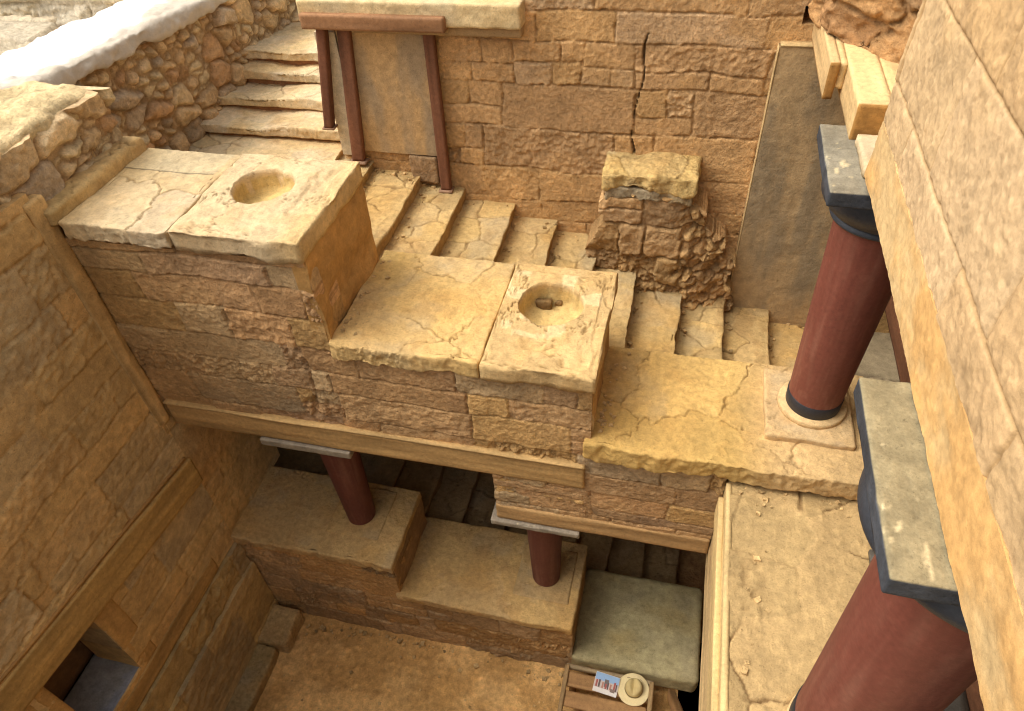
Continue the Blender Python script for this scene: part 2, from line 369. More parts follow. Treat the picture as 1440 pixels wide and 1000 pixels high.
def socket(g, x0, x1, y0, y1, zt, zb, c, Rr, depth, seed, pale, dirt, patches=None, edge=.02):
    """square slab with a round sunk hole for a column"""
    th = np.linspace(0, 2 * math.pi, 144, endpoint=False)
    for X in (x0, x1):
        for Y in (y0, y1):
            a = math.atan2(Y - c[1], X - c[0]) % (2 * math.pi); th[np.argmin(np.abs(th - a))] = a
    th.sort(); cs, sn = np.cos(th), np.sin(th)
    with np.errstate(divide='ignore'):
        tx = np.where(cs > 0, (x1 - c[0]) / cs, (x0 - c[0]) / cs); ty = np.where(sn > 0, (y1 - c[1]) / sn, (y0 - c[1]) / sn)
    B = np.minimum(np.abs(tx), np.abs(ty))
    rad = Rr * (1 + .05 * vn(cs * 2 + seed, sn * 2) + .022 * vn(cs * 6, sn * 6 + seed))
    rows = []
    for k, (t, z) in enumerate([(-.98, zt - depth - .01), (-.6, zt - depth), (-.25, zt - depth + .004), (-.08, zt - depth + .012), (-.015, zt - depth * .75), (-.005, zt - depth * .35), (0, zt - .018), (.015, zt - .003)]
                       + [(t, zt) for t in np.linspace(.05, .965, 34)] + [(.985, zt - .004), (1, zt - .018)] + [(1, zt + (zb - zt) * q) for q in (.3, .5, .75, 1)] + [(.9, zb)]):
        rr = rad * (1 + t) if t < 0 else rad + (B - rad) * t
        rows.append(np.stack([c[0] + rr * cs, c[1] + rr * sn, np.full_like(cs, z)], 1))
    P = np.stack(rows); m, n = P.shape[:2]; Pf = P.reshape(-1, 3)
    x, y, z = Pf.T
    nn = fbm(x * 6, y * 6, z * 3, 5, seed); nf = fbm(x * 25, y * 25, z * 20, 3, seed + 4); nl = fbm(x * 1.6, y * 1.6, z, 3, seed + 7)
    top = (z > zt - .006)
    d, i = voro(x * 1.9 + .2 * nn, y * 2.1 + .2 * nf, seed + 3)
    cr = (1 - sst(.006, .02, d)) * top
    z2 = z + .007 * nn + .003 * nf - .012 * cr + np.where(z < zb + .02, edge * .8 * fbm(x * 4, y * 2, oct=3, seed=seed + 23), 0)
    q = np.hypot(x - c[0], y - c[1])
    pad = np.maximum(np.abs(x - c[0]), np.abs(y - c[1])) < Rr * 1.5         # faint square pad round the hole
    z2 = z2 + np.where(pad & top, .008, 0) - .016 * top * sst(.25, .5, fbm(x * 4 + 7, y * 4, oct=4, seed=seed + 30)) * sst(1.3, 1.7, q / Rr)
    fr = (y < y0 + .004); sd = (x > x1 - .004)
    y2 = y + fr * (edge * fbm(x * 3.2, y * 0 + seed, oct=4, seed=seed + 20) + .006 * vn(x * 55, z * 3, None, seed + 22))
    x2 = x + sd * edge * .5 * fbm(y * 4, z * 4, oct=3, seed=seed + 24)
    base = np.array(pale) * (1 + .12 * nl + .10 * nn + .1 * (hid(i, seed) - .5))[:, None]
    dm = np.clip(.35 * sst(.05, .7, nn) + .2 * sst(.1, .8, nl), 0, 1)[:, None]
    col = base * (1 - dm) + np.array(dirt) * dm
    k = (cr * .75)[:, None]; col = col * (1 - k) + np.array(dirt) * .45 * k
    if patches is not None: col = patches(x, y, z, col)
    i = np.arange(m * n).reshape(m, n); j = np.roll(i, -1, 1)
    F = np.stack([i[:-1], j[:-1], j[1:], i[1:]], -1).reshape(-1, 4)
    g.add(np.stack([x2, y2, z2], 1), F, col)
    cc = np.array([[c[0], c[1], zt - depth - .01]])
    ring = np.arange(n); tri = np.stack([ring, ring * 0 + n, np.roll(ring, -1), np.roll(ring, -1)], 1)
    return g

YB = 5.2       # face of the back wall
YF = 3.0       # face of the stair parapet
XL = -3.8      # face of the left wall
XR = .86       # face of the right wall

# ------------------------------------------------------------------ ground, court floor, gallery floors
def flat(g, x0, x1, y0, y1, z, res, fn):
    return relief(g, (x0, y0, z), (1, 0, 0), (0, 1, 0), x1 - x0, y1 - y0, res, fn, .12)
def earth_fn(seed, a, b, amp=.02):
    def f(u, v):
        n = fbm(u * 2.2, v * 2.2, oct=5, seed=seed); nf = fbm(u * 16, v * 16, oct=4, seed=seed + 3)
        peb = voro(u * 14, v * 14, seed + 9); pb = np.where(hid(peb[1], seed) > .8, sst(.1, .35, peb[0]), 0)
        t = sst(-.5, .6, n + .3 * nf)[:, None]
        col = np.array(a) * (1 - t) + np.array(b) * t
        return amp * n + .006 * nf + .012 * pb, col * (1 + .25 * pb)[:, None]
    return f
g = G(); flat(g, -3.9, .6, -1.2, 2.95, -7.35, .02, earth_fn(5, (.46, .29, .13), (.60, .40, .20)))
struct(g.link('court_floor', M_EARTH))
g = G()
for (x0, x1, y0, y1) in ((-140, -5.3, -140, 140), (6, 140, -140, 140), (-5.3, 6, 8.6, 140), (-5.3, 6, -140, -2.6)):
    V = [(x0, y0, -2.62), (x1, y0, -2.62), (x1, y1, -2.62), (x0, y1, -2.62)]; g.add(V, [[0, 1, 2, 3]], (.50, .42, .30))
struct(g.link('ground', M_EARTH, smooth=False))

def paved_fn(seed, pal, dirt, sx=1.3, sy=1.0, amp=.010):
    def f(u, v):
        n = fbm(u * 5, v * 5, oct=5, seed=seed); nf = fbm(u * 20, v * 20, oct=3, seed=seed + 2); nl = fbm(u * .9, v * .9, oct=3, seed=seed + 4)
        d, i = voro(u * sx + .05 * n, v * sy + .03 * nf, seed)
        cr = (1 - sst(.006, .018, d)) * sst(-.5, -.1, fbm(u * 2, v * 2, oct=2, seed=seed + 9)); r = hid(i, seed + 1)
        er = sst(.5, .75, fbm(u * 1.6 + 3, v * 1.6, oct=3, seed=seed + 8)) * (1 - sst(.03, .12, d))
        col = pick(pal, r) * (1 + .12 * n + .1 * nl)[:, None]
        er = np.maximum(er, .9 * np.exp(-((u - .13) / .10) ** 2 - ((v - 2.65) / .28) ** 2 - .8 * nf * 0) * sst(-.5, .2, n + nf)) if seed == 61 else er
        k = np.clip(cr * .85 + er * .35 * sst(-.2, .4, nf), 0, 1)[:, None]
        return amp * (r - .5) + .0045 * n - .014 * cr - .018 * er * (.5 + nf) + .003 * nf, col * (1 - k) + np.array(dirt) * k
    return f
GALP = [(.41, .31, .175), (.45, .335, .19), (.38, .285, .16)]
g = G(); flat(g, .56, 3.0, -.4, 3.04, -3.9, .0105, paved_fn(61, GALP, (.14, .085, .04), 2.1, 2.4)); flat(g, .56, 3.0, -1.2, -.4, -3.9, .05, paved_fn(61, GALP, (.14, .085, .04), 2.1, 2.4))
struct(g.link('gallery_floor', M_SLAB))
g = G(); flat(g, .30, 4.2, 3.9, 5.3, -4.38, .03, paved_fn(62, [(.33, .28, .21), (.30, .26, .20)], (.15, .12, .09), .9, 1.0))
struct(g.link('lower_landing_floor', M_SMOOTH))
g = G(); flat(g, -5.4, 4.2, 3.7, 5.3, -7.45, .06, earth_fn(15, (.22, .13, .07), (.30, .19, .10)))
struct(g.link('passage_floor', M_EARTH))

# ------------------------------------------------------------------ back wall
def back_extra(u, v, h, col):
    x = u - 2.9; z = v - 4.65
    # long crack running down the middle of the wall
    xc = -.40 + .022 * fbm(z * 5, z * 0, oct=4, seed=3) + .05 * sst(-2.45, -2.2, z)
    wd = .011 * (.35 + .65 * sst(-.5, .5, fbm(z * 6 + 2, z * 0, oct=3, seed=6))) * sst(-3.35, -2.9, z) * (1 - sst(-1.95, -1.85, z))
    m = (1 - sst(wd * .5, wd + 1e-5, np.abs(x - xc))) * (wd > .001)
    h = h - .05 * m
    col = col * (1 - .7 * m[:, None]) + np.array((.10, .06, .03)) * (.7 * m)[:, None]
    return h, col
bw = thing('stone_wall', 'tall coursed sandstone wall with a long crack at the back of the stairs', 'wall', (0, YB, -4.65))
g = G()
relief(g, (-2.9, YB, -4.65), (1, 0, 0), (0, 0, 1), 4.4, 3.75, .009,
       wall_fn(11, BACKP, (.27, .165, .08), (.20, .38), (.4, 1.1), A=.014, g=.006, rough=.0045, warp=.020, split=.5, erode=.06, extra=back_extra, joint=.5, ew=.009, var=.22, plas=.8, ptone=(.52, .34, .18)), .55,
       keep=lambda u, v: ((u > 1.655) | (v < 2.80)) & ~((u > 3.55) & (u < 3.75) & (v > 2.85) & (v < 2.97)))
rbox(g, (1.49, YB + .01, -4.65), (3.3, YB + .5, -.9), .1, .01, col=(.5, .33, .16)); g.link('masonry', M_ROCK, bw)
g = G(); rbox(g, (-2.9, YB + .03, -7.5), (3.3, YB + .5, -4.65), .3, .01, col=(.30, .2, .11)); g.link('foundation', M_ROCK, bw)
g = G(); rbox(g, (.6, YB + .3, -1.95), (.95, YB + .5, -1.6), .1, .01, col=(.12, .08, .05)); g.link('niche_back', M_ROCK, bw)

# concrete ledge above the door frame
lg = thing('concrete_ledge', 'thick cream concrete ledge capping the wall above the wooden frame', 'ledge', (-2.1, 5.3, -1.9))
g = G(); rbox(g, (-2.93, 5.03, -1.835), (-1.225, 7.2, -1.668), .02, .012, slab_fn(71, (.56, .47, .33), (.42, .33, .22), edge=.004, tooth=.001, cracks=.2, rough=.003)); g.link('slab', M_SMOOTH, lg)
g = G(); rbox(g, (-2.55, 5.08, -1.91), (-1.235, 5.25, -1.837), .02, .006, col=(.33, .24, .15)); g.link('bed_course', M_SMOOTH, lg)

# wooden frame against the back wall
fr = thing('wooden_frame', 'reddish brown wooden frame of three posts and a lintel around the plastered panel', 'frame', (-2.4, 5.15, -3.2))
RW = (.165, .075, .048)
def slanted(g, top, bot, wx, wy, seed, col):
    def f(P, N):
        off, c = timber(col, seed, .0015, 2)(P, N)
        t = (P[:, 2] - bot[2]) / (top[2] - bot[2]); off[:, 0] += (top[0] - bot[0]) * t; off[:, 1] += (top[1] - bot[1]) * t
        return off, c
    return rbox(g, (bot[0] - wx / 2, bot[1] - wy / 2, bot[2]), (bot[0] + wx / 2, bot[1] + wy / 2, top[2]), .02, .003, f)
g = G(); slanted(g, (-1.955, 5.14, -1.85), (-1.97, 5.12, -3.22), .085, .055, 3, RW); g.link('post', M_WOOD, fr)
g = G(); slanted(g, (-2.63, 5.14, -1.85), (-2.74, 5.12, -3.00), .105, .055, 4, RW); g.link('post', M_WOOD, fr)
g = G(); slanted(g, (-2.795, 5.11, -1.85), (-2.94, 5.11, -2.70), .075, .07, 5, (.15, .065, .042)); g.link('post', M_WOOD, fr)
for (x, y, z, s) in ((-1.97, 5.12, -3.238, .12), (-2.74, 5.11, -3.018, .16), (-2.94, 5.12, -2.716, .11)):
    g = G(); rbox(g, (x - s / 2, y - .05, z), (x + s / 2, y + .05, z + .018), .03, .005, timber((.25, .16, .12), 9, .001)); g.link('foot_plate', M_WOOD, fr)
g = G(); rbox(g, (-2.90, 4.98, -1.86), (-1.775, 5.17, -1.752), .02, .008, timber((.26, .145, .085), 7, .003, 0)); g.link('lintel', M_WOOD, fr)
g = G()
def plaster(seed, c1, c2, amp=.006):
    def f(u, v):
        n = fbm(u * 3, v * 2, oct=5, seed=seed); st = fbm(u * 9, v * 1.3, oct=4, seed=seed + 3); t = sst(-.3, .7, n * .5 + st * .8)[:, None]
        return amp * n + .002 * st, np.array(c1) * (1 - t) + np.array(c2) * t
    return f
relief(g, (-2.72, 5.155, -2.93), (1, 0, 0), (0, 0, 1), .71, 1.08, .02, plaster(21, (.47, .33, .19), (.33, .26, .19)), .06); g.link('plaster_panel', M_SMOOTH, fr)
g = G(); relief(g, (-2.90, 5.15, -2.98), (1, 0, 0), (0, 0, 1), .17, 1.04, .02, plaster(23, (.62, .55, .45), (.42, .36, .29)), .05); g.link('whitewashed_jamb', M_SMOOTH, fr)
g = G(); rbox(g, (-2.28, 5.13, -3.19), (-2.035, 5.19, -2.935), .02, .01, slab_fn(24, (.38, .26, .16), (.28, .19, .12), edge=.004, tooth=0)); g.link('base_stone', M_ROCK, fr)

# ------------------------------------------------------------------ upper staircase, its landing and the turn up to the left
ST, STD = (0.489, 0.370, 0.202), (0.294, 0.181, 0.078)
nx = [-2.635, -2.196, -1.82, -1.379, -1.001, -.621, -.254, .129, .506, .901, 1.259]
nz = [-3.039, -3.125, -3.235, -3.36, -3.495, -3.61, -3.73, -3.90, -4.05, -4.205, -4.335]
sw = thing('staircase', 'broad worn stone staircase descending to the right between parapet and back wall', 'staircase', (-.7, 4.5, -4.4))
prev = -2.98
for k in range(11):
    x0 = nx[k - 1] - .05 if k else -3.15
    g = G(); step(g, (x0, 3.72, nz[k] - .42), (nx[k], YB + .06, nz[k]), 100 + k * 13, tuple(np.array(ST) * (1.02 if k < 4 else .97)), STD); g.link('step', M_SLAB, sw)
g = G(); step(g, (-4.6, 3.75, -3.35), (-2.95, 5.42, -2.985), 321, (.56, .47, .34), (.33, .21, .11), nose=0); g.link('landing', M_SLAB, sw)
us = thing('upper_steps', 'short flight of pale worn steps climbing away beside the rubble wall', 'staircase', (-3.7, 6, -2.9))
yy = [5.33, 5.65, 5.96, 6.15]; zz = [-2.86, -2.74, -2.62, -2.5]
def upstep(g, lo, hi, seed):
    base = slab_fn(seed, (.63, .545, .42), (.32, .20, .10), cracks=3.2, edge=.024, tooth=.006, sag=.014)
    def f(P, N):
        off, col = base(P, N)
        low = (P[:, 1] < P[:, 1].min() + .03) & (P[:, 2] < P[:, 2].max() - .095)
        off[:, 1] += low * .05
        off[:, 2] -= (P[:, 2] > P[:, 2].max() - .02) * .03 * np.exp(-((P[:, 0] + 3.75 + .1 * (seed % 3)) / .3) ** 2)
        k = low[:, None] * .8; col = col * (1 - k) + np.array((.26, .10, .045)) * k
        return off, col
    return rbox(g, lo, hi, .010, .010, f)
for k in range(4):
    g = G(); upstep(g, (-4.6, yy[k], zz[k] - .26), (-2.96, (yy[k + 1] + .12) if k < 3 else 7.6, zz[k]), 400 + 7 * k); g.link('step', M_SLAB, us)

# broken rubble pier against the back wall
pr = thing('rubble_pier', 'broken rubble masonry stub standing against the back wall over the stairs', 'masonry pier', (-.1, 5.05, -4.1))
_pf = wall_fn(777, [(.46, .31, .18), (.49, .335, .18), (.42, .29, .18), (.45, .30, .16)], (.26, .165, .08), (.17, .30), (.2, .48), A=.045, g=.008, rough=.012, warp=.03, split=.45, erode=.3, joint=.6, ew=.014)
def pier_fn(u, v):
    h, c = _pf(u, v); n = fbm(u * 7, v * 7, oct=4, seed=81); nf = fbm(u * 26, v * 26, oct=2, seed=82)
    d, i = voro(u * 8 + .5 * n, v * 9 + .5 * fbm(u * 7 + 5, v * 7, oct=3, seed=83), 84); r = hid(i, 3)
    t = np.clip((1.30 - v) / 1.2, 0, 1)
    m = sst(.80 + .10 * n, .92 + .10 * n, u)                          # right flank crumbles into loose rubble
    hr = .05 * sst(0, .16, d) * (.3 + r) + .03 * n + .012 * nf - .16 * np.clip((u - .82) / .45, 0, 1)
    k = ((1 - sst(.02, .12, d)) * .55)[:, None]
    cr = pick([(.47, .31, .17), (.43, .29, .165), (.50, .34, .18)], r) * (1 + .15 * n)[:, None]; cr = cr * (1 - k) + np.array((.27, .17, .085)) * k
    lft = np.clip((.22 - u) / .2, 0, 1) * t
    return h * (1 - m) + hr * m + .02 * n + .03 * lft, c * (1 - m[:, None]) + cr * m[:, None]
g = G()
relief(g, (-.78, 4.885, -4.25), (1, 0, 0), (0, 0, 1), 1.36, 1.27, .0085, pier_fn, .36,
       keep=lambda u, v: (u > .19 - .17 * np.clip((1.1 - v) / .7, 0, 1) + .05 * fbm(u * 6, v * 7, oct=3, seed=85)) & (u < .89 + .42 * np.clip((1.25 - v) / .8, 0, 1) ** .8 + .06 * fbm(u * 6, v * 7, oct=3, seed=86)))
g.link('masonry', M_ROCK, pr)
g = G(); rbox(g, (-.57, 4.86, -3.03), (.11, 5.24, -2.925), .009, .02, slab_fn(361, (.34, .285, .21), (.24, .18, .12), edge=.04, cracks=2.4, rough=.012, tooth=.004)); g.link('grey_course', M_ROCK, pr)
g = G(); rbox(g, (-.585, 4.85, -2.925), (.125, 5.24, -2.80), .009, .025, slab_fn(363, (.50, .38, .19), (.36, .24, .11), edge=.05, cracks=2.0, rough=.022, tooth=.004, sag=.03)); g.link('cap_stone', M_ROCK, pr)

# tall plaster slab
pp = thing('plaster_slab', 'tall smooth grey brown plaster slab fixed to the back wall behind the upper column', 'slab', (1.0, 5.15, -4.4))
g = G(); relief(g, (.54, 5.12, -4.45), (1, 0, 0), (0, 0, 1), 1.0, 2.53, .02, plaster(31, (.42, .315, .20), (.29, .235, .17), .006), .02); g.link('face', M_SMOOTH, pp)
g = G(); rbox(g, (.528, 5.118, -4.45), (.539, 5.2, -1.92), .05, .003, col=(.55, .42, .25)); rbox(g, (.541, 5.115, -1.919), (1.54, 5.2, -1.905), .05, .003, col=(.5, .38, .22)); g.link('edge_strip', M_SMOOTH, pp)

# ------------------------------------------------------------------ stair parapet
pa = thing('stepped_parapet', 'stepped stone parapet of three capped levels between stairs and court', 'parapet', (-1.7, 3.4, -4.83))
def par_stain(u, v, col, nl):
    t = sst(.0, 1.2, 1.3 - u)[:, None] * .45      # earthy yellow wash near the left corner
    return col * (1 - t) + np.array((.42, .27, .12)) * t
g = G()
relief(g, (-3.8, YF, -4.66), (1, 0, 0), (0, 0, 1), 4.34, 2.20, .0085,
       wall_fn(23, PARP, (.25, .155, .085), (.17, .33), (.3, 1.0), A=.022, g=.006, rough=.006, warp=.022, split=.42, erode=.24, stain=par_stain, joint=.55, ew=.010, var=.38, plas=.5, ptone=(.43, .29, .16)), .28,
       keep=lambda u, v: ((u < 1.69) & (v > .64)) | ((u >= 1.69) & (u < 3.43) & (v > .64) & (v < 1.425)) | ((u >= 3.43) & (v < .78)) | ((u > 2.73) & (v < .80)))
g.link('masonry', M_ROCK, pa)
g = G(); relief(g, (-2.105, YF - .01, -3.12), (0, 1, 0), (0, 0, 1), .9, .72, .015,
                lambda u, v: (.02 * fbm(u * 4, v * 4, oct=3, seed=9), np.array((.40, .245, .10)) * (1 + .18 * fbm(u * 3, v * 3, oct=4, seed=19))[:, None]), .1); g.link('end_face', M_SMOOTH, pa)
g = G(); relief(g, (-.372, YF + .003, -3.8), (0, 1, 0), (0, 0, 1), .88, .62, .015,
                lambda u, v: (.02 * fbm(u * 4, v * 4, oct=3, seed=29), np.array((.40, .26, .12)) * (1 + .18 * fbm(u * 3, v * 3, oct=4, seed=39))[:, None]), .1); g.link('end_face', M_SMOOTH, pa)
# coping slabs
S1, S1D = (0.532, 0.438, 0.318), (0.397, 0.268, 0.138)
def s1p(x, y, col):
    m = ((y > 3.62) & (x < -3.02))[:, None]           # smooth grey infill
    col = np.where(m, col * .35 + np.array((.46, .41, .32)) * .6, col)
    j = (np.abs(y - 3.62) < .008) & (x < -3.02)
    e = sst(.0, .35, -3.45 - x)[:, None] * .5
    col = col * (1 - e) + np.array((.52, .38, .19)) * e
    return np.where(j[:, None], col * .45, col)
g = G(); rbox(g, (-3.72, 2.945, -2.44), (-2.965, 3.9, -2.31), .0075, .012, slab_fn(41, S1, S1D, cracks=1.5, edge=.028, patches=s1p)); g.link('coping_slab', M_SLAB, pa)
def s1sock(x, y, z, col):
    e = sst(.0, .3, x + 2.35)[:, None] * .55
    col = col * (1 - e) + np.array((.55, .40, .19)) * e
    inn = ((np.hypot(x + 2.60, y - 3.5) < .21) & (z < -2.33))[:, None]
    return np.where(inn, np.array((.50, .385, .19)), col)
g = G(); socket(g, -2.955, -2.085, 2.94, 3.91, -2.30, -2.45, (-2.60, 3.51), .20, .145, 43, S1, S1D, s1sock, .03); g.link('column_socket', M_SLAB, pa)
S2, S2D = (0.515, 0.382, 0.202), (0.415, 0.268, 0.112)
def s2p(x, y, col):
    e = (sst(-1.7, -1.95, x) * sst(3.45, 3.7, y))[:, None] * .6
    return col * (1 - e) + np.array((.52, .37, .14)) * e
g = G(); rbox(g, (-2.10, 2.945, -3.215), (-1.085, 4.0, -3.09), .0075, .012, slab_fn(47, S2, S2D, cracks=1.7, edge=.026, patches=s2p)); g.link('coping_slab', M_SLAB, pa)
def s2sock(x, y, z, col):
    n = vn(x * 9, y * 9, None, 5)
    c = (np.abs(x + .745) < .33) & (np.abs(y - 3.58) < .33) & (n > .1)
    col = np.where(c[:, None], col * .4 + np.array((.66, .55, .38)) * .6, col)
    inn = ((np.hypot(x + .745, y - 3.585) < .225) & (z < -3.12))[:, None]
    return np.where(inn, np.array((.50, .39, .20)) * (1 + .2 * n)[:, None], col)
g = G(); socket(g, -1.075, -.345, 2.945, 4.0, -3.082, -3.22, (-.745, 3.585), .215, .17, 53, (.51, .38, .215), S2D, s2sock, .02); g.link('column_socket', M_SLAB, pa)
for k, (x, y, r) in enumerate(((-.83, 3.745, .05), (-.73, 3.765, .035))):
    g = G(); rbox(g, (x - r, y - r * .6, -3.262), (x + r, y + r * .6, -3.262 + r * 1.5), .008, .012, slab_fn(360 + k, (.20, .13, .06), (.13, .08, .04), edge=.03, rough=.015)); g.link('broken_stone', M_ROCK, pa)
S3, S3D = (0.489, 0.348, 0.150), (0.415, 0.259, 0.095)
def s3p(x, y, col):
    e = sst(.5, .9, x)[:, None] * .7; return col * (1 - e) + np.array((.50, .37, .23)) * e
g = G(); rbox(g, (-.40, 2.93, -3.86), (1.42, 3.9, -3.695), .008, .018, slab_fn(59, S3, S3D, cracks=1.3, edge=.03, tooth=.003, patches=s3p)); g.link('coping_slab', M_SLAB, pa)
# timber (concrete) beams carrying the parapet
BW = (.42, .28, .135)
def beamfn(seed, c=BW): return timber(c, seed, .004, 0)
g = G(); rbox(g, (-3.74, 2.965, -4.255), (-.40, 3.3, -4.015), .02, .012, beamfn(1)); g.link('beam', M_WOOD, pa)
g = G(); rbox(g, (-3.74, 2.955, -4.012), (-.40, 3.2, -3.992), .03, .004, beamfn(2, (.47, .33, .17))); g.link('beam_lip', M_WOOD, pa)
g = G(); rbox(g, (-1.09, 2.97, -4.835), (.54, 3.3, -4.655), .02, .012, beamfn(3, (.38, .25, .13))); g.link('beam', M_WOOD, pa)
g = G(); relief(g, (-1.088, YF - .004, -4.655), (1, 0, 0), (0, 0, 1), .70, .40, .0105, wall_fn(29, PARP, (.27, .17, .095), (.09, .16), (.3, .8), A=.02, g=.01, erode=.5, ew=.01), .3); g.link('masonry_infill', M_ROCK, pa)
# soffit behind the beams, set low to cut the light on the lower flight
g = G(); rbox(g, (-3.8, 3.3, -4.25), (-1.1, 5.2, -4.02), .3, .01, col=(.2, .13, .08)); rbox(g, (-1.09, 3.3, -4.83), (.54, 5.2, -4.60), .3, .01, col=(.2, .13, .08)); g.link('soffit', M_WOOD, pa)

# ------------------------------------------------------------------ lower flight below
lp = thing('lower_parapet', 'lower stepped stone parapet at the edge of the court under the stairs', 'parapet', (-2.1, 3.3, -7.35))
LP = [(0.412, 0.278, 0.155), (0.381, 0.268, 0.165), (0.432, 0.278, 0.139), (0.371, 0.268, 0.175)]
LPAL, LPD = (.50, .36, .19), (.36, .23, .11)
g = G()
relief(g, (-3.8, 2.92, -7.4), (1, 0, 0), (0, 0, 1), 3.34, 1.46, .012, wall_fn(83, LP, (.21, .13, .07), (.2, .3), (.35, .9), A=.012, g=.010, rough=.008, warp=.03, erode=.12, joint=.4), .8,
       keep=lambda u, v: (u < 1.64) | (v < .92))
g.link('masonry', M_ROCK, lp)
g = G(); rbox(g, (-3.82, 2.875, -5.96), (-2.14, 3.75, -5.85), .012, .02, slab_fn(85, LPAL, LPD, cracks=1.0, edge=.022, tooth=.003)); g.link('coping_slab', M_SLAB, lp)
g = G(); rbox(g, (-2.20, 2.88, -6.49), (-.455, 3.80, -6.385), .012, .02, slab_fn(87, LPAL, LPD, cracks=1.0, edge=.012, tooth=.003)); g.link('coping_slab', M_SLAB, lp)
for (x, z) in ((-2.62, -5.85), (-.80, -6.385)):
    g = G(); rbox(g, (x - .28, 3.12, z - .02), (x + .26, 3.68, z + .018), .02, .008, slab_fn(89, LPAL, LPD, cracks=.5, edge=.004, tooth=0, sag=0)); g.link('plinth', M_SLAB, lp)
g = G(); relief(g, (-2.15, 2.93, -6.5), (0, 1, 0), (0, 0, 1), .8, .55, .02, lambda u, v: (.01 * fbm(u * 5, v * 5), np.array((.32, .21, .12)) * (1 + .2 * fbm(u * 4, v * 4))[:, None]), .05); g.link('end_face', M_SMOOTH, lp)
lb = thing('grey_landing_block', 'big smooth greenish grey block at the foot of the lower stairs', 'stone block', (.12, 3.35, -7.3))
g = G(); rbox(g, (-.475, 2.885, -7.25), (.755, 3.88, -6.95), .016, .06, slab_fn(91, (.375, .345, .23), (.29, .25, .16), cracks=.3, edge=.006, tooth=0, sag=.01)); g.link('block', M_SMOOTH, lb)
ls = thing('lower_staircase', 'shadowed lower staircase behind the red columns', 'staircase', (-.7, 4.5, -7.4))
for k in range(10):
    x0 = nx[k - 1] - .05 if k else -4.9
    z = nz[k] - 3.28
    g = G(); step(g, (x0, 3.70, z - .35), (nx[k], YB + .06, z), 600 + k * 13, (.27, .195, .115), (.17, .11, .06), res=.02, nose=0); g.link('step', M_SLAB, ls)  # tread stone coloured darker to stand in for the shade of the recess

# ------------------------------------------------------------------ left wall with timber strip and window
lw = thing('left_court_wall', 'tall plastered wall with a timber strip and small window left of the court', 'wall', (XL, 1, -7.35))
def left_fn(u, v): pass
Y0 = -1.4
lf = wall_fn(97, LEFTP, (.34, .21, .09), (.20, .38), (.6, 1.5), A=.016, g=.007, rough=.002, warp=.022, split=.3, erode=.03, joint=.5, ew=.008, var=.18, plas=.85, ptone=(.56, .425, .25))
def left_rel(u, v):
    # u runs towards -y so that the normal points to +x
    h, c = lf(u, v)
    st = sst(.1, .8, fbm(u * .8 + 7, v * .9, oct=3, seed=55))[:, None] * .35
    c = c * (1 - st) + np.array((.52, .27, .09)) * st
    gm = sst(.1, .9, fbm(u * 1.5 + 17, v * 1.5, oct=4, seed=57))[:, None] * .35
    c = c * (1 - gm) + np.array((.42, .36, .25)) * gm
    return h, c
# outward normal +x: U x V = (0,1,0) x (0,0,1) = (1,0,0)
g = G()
relief(g, (XL, Y0, -5.95), (0, 1, 0), (0, 0, 1), 4.32, 3.85, .0135, left_rel, .4,
       keep=lambda u, v: ~((u > 1.02 - Y0) & (u < 1.54 - Y0) & (v > .25) & (v < 1.22)))
g.link('masonry', M_SMOOTH, lw)
def dado(seed):
    f0 = wall_fn(seed, [(.44, .34, .20), (.40, .32, .21), (.45, .34, .18)], (.26, .18, .09), (.5, .9), (.7, 1.4), A=.012, g=.014, rough=.008, warp=.02, split=.2, erode=.05)
    return f0
g = G(); relief(g, (XL + .045, Y0, -6.32), (0, 1, 0), (0, 0, 1), 4.30, .36, .014, dado(101), .2); g.link('dado_course', M_SMOOTH, lw)
g = G(); relief(g, (XL + .085, Y0, -7.4), (0, 1, 0), (0, 0, 1), 4.30, 1.08, .014, dado(103), .2); g.link('dado_course', M_SMOOTH, lw)
def rising(c, seed, r):                   # the strip climbs a little towards the front
    t = timber(c, seed, r, 1)
    def f(P, N):
        off, col = t(P, N); off[:, 2] += (2.95 - P[:, 1]) * .115; return off, col
    return f
g = G(); rbox(g, (XL - .1, Y0, -4.985), (XL + .045, 2.93, -4.67), .02, .012, rising((.46, .31, .13), 11, .004)); g.link('timber_strip', M_WOOD, lw)
g = G(); rbox(g, (XL - .1, Y0, -4.655), (XL + .028, 2.90, -4.625), .03, .006, rising((.38, .23, .10), 12, .003)); g.link('timber_strip', M_WOOD, lw)
# corner pilaster in the angle with the parapet
g = G(); rbox(g, (XL - .1, 2.85, -4.2), (XL + .025, 2.99, -2.15), .02, .012, timber((.48, .345, .185), 13, .008, 2)); g.link('corner_strip', M_SMOOTH, lw)
